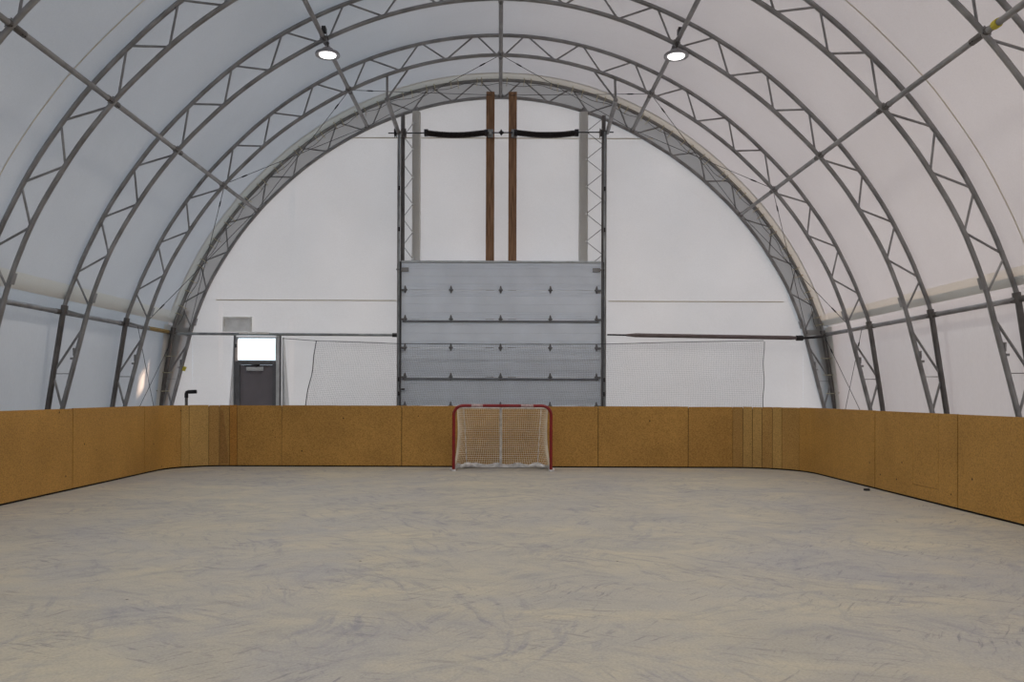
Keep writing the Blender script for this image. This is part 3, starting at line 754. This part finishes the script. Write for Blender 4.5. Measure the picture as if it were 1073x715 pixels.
for i in range(len(S)-1):
    ga = lambda s_: .009 if (ppos(s_)[0].y < 15.0) else (.004 if ppos(s_)[0].x < -4.3 or ppos(s_)[0].x > 4.2 else .006)
    q = MB(); s0, s1 = S[i]+ga(S[i]), S[i+1]-ga(S[i+1]); dz = 0.003*math.sin(i*2.3)
    patched = abs(S[i]-s_of_px(917)) < 1e-6
    mt = ML[i] or 'board'
    if patched:
        a, b_ = s_of_px(957), s_of_px(983.5)
        strip(q, s0, a-.006, ZB, HB+dz); strip(q, a-.006, b_+.004, ZB, .203); strip(q, b_+.004, s1, ZB, HB+dz)
        q.build('board_panel', mt, bd, smooth=False)
        q = MB(); strip(q, a, b_, .209, HB+dz, -.001); q.build('board_patch', mt, bd, smooth=False, label='cut-out hatch panel in the right-hand boards')
    else:
        strip(q, s0, s1, ZB, HB+dz, random.uniform(-.0015, .0015))
        q.build('board_panel', mt, bd, smooth=False, label=tone.get(mt))
q = MB(); strip(q, S[0], S[-1], .0, HB-.03, .026, .06); q.build('shade_backing', 'gap_shade', bd, smooth=False)  # near-black sheet put in for the shade in the gap under the panels
# dark tapering patch strip in left corner
q = MB(); sA, sB = s_of_px(230.8), s_of_px(240)
pa, on = ppos(sA); pb, on2 = ppos(sB)
q.add([(pa.x, pa.y-.004, .06), (pb.x, pb.y-.004, .06), (pa.x*.65+pb.x*.35, pa.y-.004, 1.12), (pa.x, pa.y-.004, 1.12), (pa.x, pa.y-.0005, .06), (pb.x, pb.y-.0005, .06), (pa.x*.65+pb.x*.35, pa.y-.0005, 1.12), (pa.x, pa.y-.0005, 1.12)],
      [(0, 1, 2, 3), (7, 6, 5, 4), (0, 4, 5, 1), (1, 5, 6, 2), (2, 6, 7, 3), (3, 7, 4, 0)])
q.build('patch_strip', 'board_dark', bd, smooth=False, label='dark tapering patch strip')

# puck
pc = Vector((px(908.5, F*EYE/(513-VY)), F*EYE/(513-VY), 0))
o = MB(); o.lathe((0, 0, 0), [(0, 0), (.044, 0), (.046, .004), (.046, .026), (.044, .03), (0, .03)], 20)
o = o.build('puck', 'rubber'); o.location = pc; o['label'] = 'small black puck lying by the right-hand boards'; o['category'] = 'puck'

# ---------------------------------------------------------------- hockey goal
gx, gY = .055, 15.5
gl_ = thing('hockey_goal', 'red-framed hockey goal with white net in front of the far boards', 'goal', (gx, gY, 0))
R_ = .03; HW = .918; HT = 1.235; CR = .17
def corner_path(hw, top, cr, n=10):
    p = [(gx-hw, gY, 0.0)]
    for i in range(n+1): t = PI-(PI/2)*i/n; p.append((gx-hw+cr+cr*math.cos(t), gY, top-cr+cr*math.sin(t)))
    for i in range(n+1): t = PI/2-(PI/2)*i/n; p.append((gx+hw-cr+cr*math.cos(t), gY, top-cr+cr*math.sin(t)))
    p.append((gx+hw, gY, 0.0)); return p
q = MB(); q.tube(corner_path(HW, HT, CR), R_, 12, ref=(0, 1, 0)); q.build('goal_frame', 'red_paint', gl_)
for xa, xb in ((494, 506), (546, 559)):
    q = MB(); q.tube([(px(xa, gY), gY, HT), (px(xb, gY), gY, HT)], R_+.0015, 12, ref=(0, 1, 0)); q.build('sticker', 'sticker_pale', gl_, label='pale scuffed sticker on the crossbar')
def U(hw, depth, z, cr, n=10, y0=0.0):
    p = [Vector((gx-hw, gY+y0, z))]
    for i in range(n+1): t = PI-(PI/2)*i/n; p.append(Vector((gx-hw+cr+cr*math.cos(t), gY+depth-cr+cr*math.sin(t), z)))
    for i in range(n+1): t = PI/2-(PI/2)*i/n; p.append(Vector((gx+hw-cr+cr*math.cos(t), gY+depth-cr+cr*math.sin(t), z)))
    p.append(Vector((gx+hw, gY+y0, z))); return p
basep = U(HW+.0, .72, .035, .30)
topp = U(HW-.06, .42, 1.19, .34, y0=.02)
q = MB(); q.tube(basep, .024, 8); q.build('base_frame', 'white_paint', gl_)
q = MB(); q.tube(topp, .018, 8); q.build('top_frame', 'white_paint', gl_)
q = MB(); q.tube([(gx-.03, gY+.42, 1.19), (gx-.03, gY+.5, .95), (gx-.03, gY+.70, .04)], .024, 8); q.tube([(gx-.03, gY+.02, 1.215), (gx-.03, gY+.42, 1.19)], .018, 8); q.build('centre_post', 'white_paint', gl_)
for s in (-1, 1):
    q = MB(); q.tube([(gx+s*(HW-.17), gY+.36, 1.18), (gx+s*(HW-.20), gY+.5, .6), (gx+s*(HW-.22), gY+.66, .04)], .008, 6); q.build('back_rod', 'white_paint', gl_)
    q = MB(); q.tube([(gx+s*HW, gY, 0), (gx+s*HW, gY, .035)], .045, 10); q.tube([(gx+s*(HW+.03), gY+.02, .03), (gx+s*(HW+.06), gY+.04, .03)], .03, 8); q.build('foot', 'white_paint', gl_)
    q = MB(); pts = [(gx+s*(HW-.1-.30*t), gY+.42+.17*math.sin(t*2.2), .04+.03*math.sin(PI*t)) for t in lin(0, 1, 8)]
    q.tube(pts, [.02, .035, .045, .05, .05, .045, .04, .03, .015], 8); q.build('base_pad', 'white_paint', gl_)
def resample(p, n):
    L_ = [0]
    for a, b_ in zip(p, p[1:]): L_.append(L_[-1]+(b_-a).length)
    o_ = []
    for i in range(n+1):
        s_ = L_[-1]*i/n; j = min(len(p)-2, max(0, bisect.bisect(L_, s_)-1)); t = (s_-L_[j])/(L_[j+1]-L_[j]); o_.append(p[j].lerp(p[j+1], t))
    return o_
NB = 66; B_, T_ = resample(basep, NB), resample(topp, NB)
netg = MB(); NH = 27
def gp(i, t):
    p = T_[i].lerp(B_[i], t); cen = Vector((gx, gY+.1, p.z)); k_ = .05*math.sin(PI*t)
    return p+(cen-p)*k_
for i in range(NB+1): netg.tube([gp(i, t) for t in lin(0, 1, 8)], .0042, 3, caps=False)
for j in range(NH+1): netg.tube([gp(i, j/NH) for i in range(NB+1)], .0042, 3, caps=False)
for i in range(44):
    x = gx-(HW-.1)+2*(HW-.1)*i/43; dep = .42 if abs(x-gx) < .5 else .42-.34*(1-math.cos(math.asin(min(1, (abs(x-gx)-.5)/.37)))) if abs(x-gx) < .87 else .1
    netg.tube([(x, gY+.01, 1.215), (x, gY+dep, 1.19)], .003, 3, caps=False)
for j in range(10): netg.tube([(gx-(HW-.09), gY+.02+.03*j, 1.21), (gx+(HW-.09), gY+.02+.03*j, 1.21)], .003, 3, caps=False)
netg.build('netting', 'net_cord', gl_, smooth=False)['kind'] = 'stuff'
# white skirt on the base
sk = MB(); Bk = resample(U(HW-.03, .69, 0, .28), 40)
sk.add(*grid(lambda i, z: (Bk[i].x, Bk[i].y-.0+.01*math.sin(i*2.1), z*(1+.25*math.sin(i*1.1))), range(41), [0.012, .05, .085]))
sk.build('base_skirt', 'white_paint', gl_)
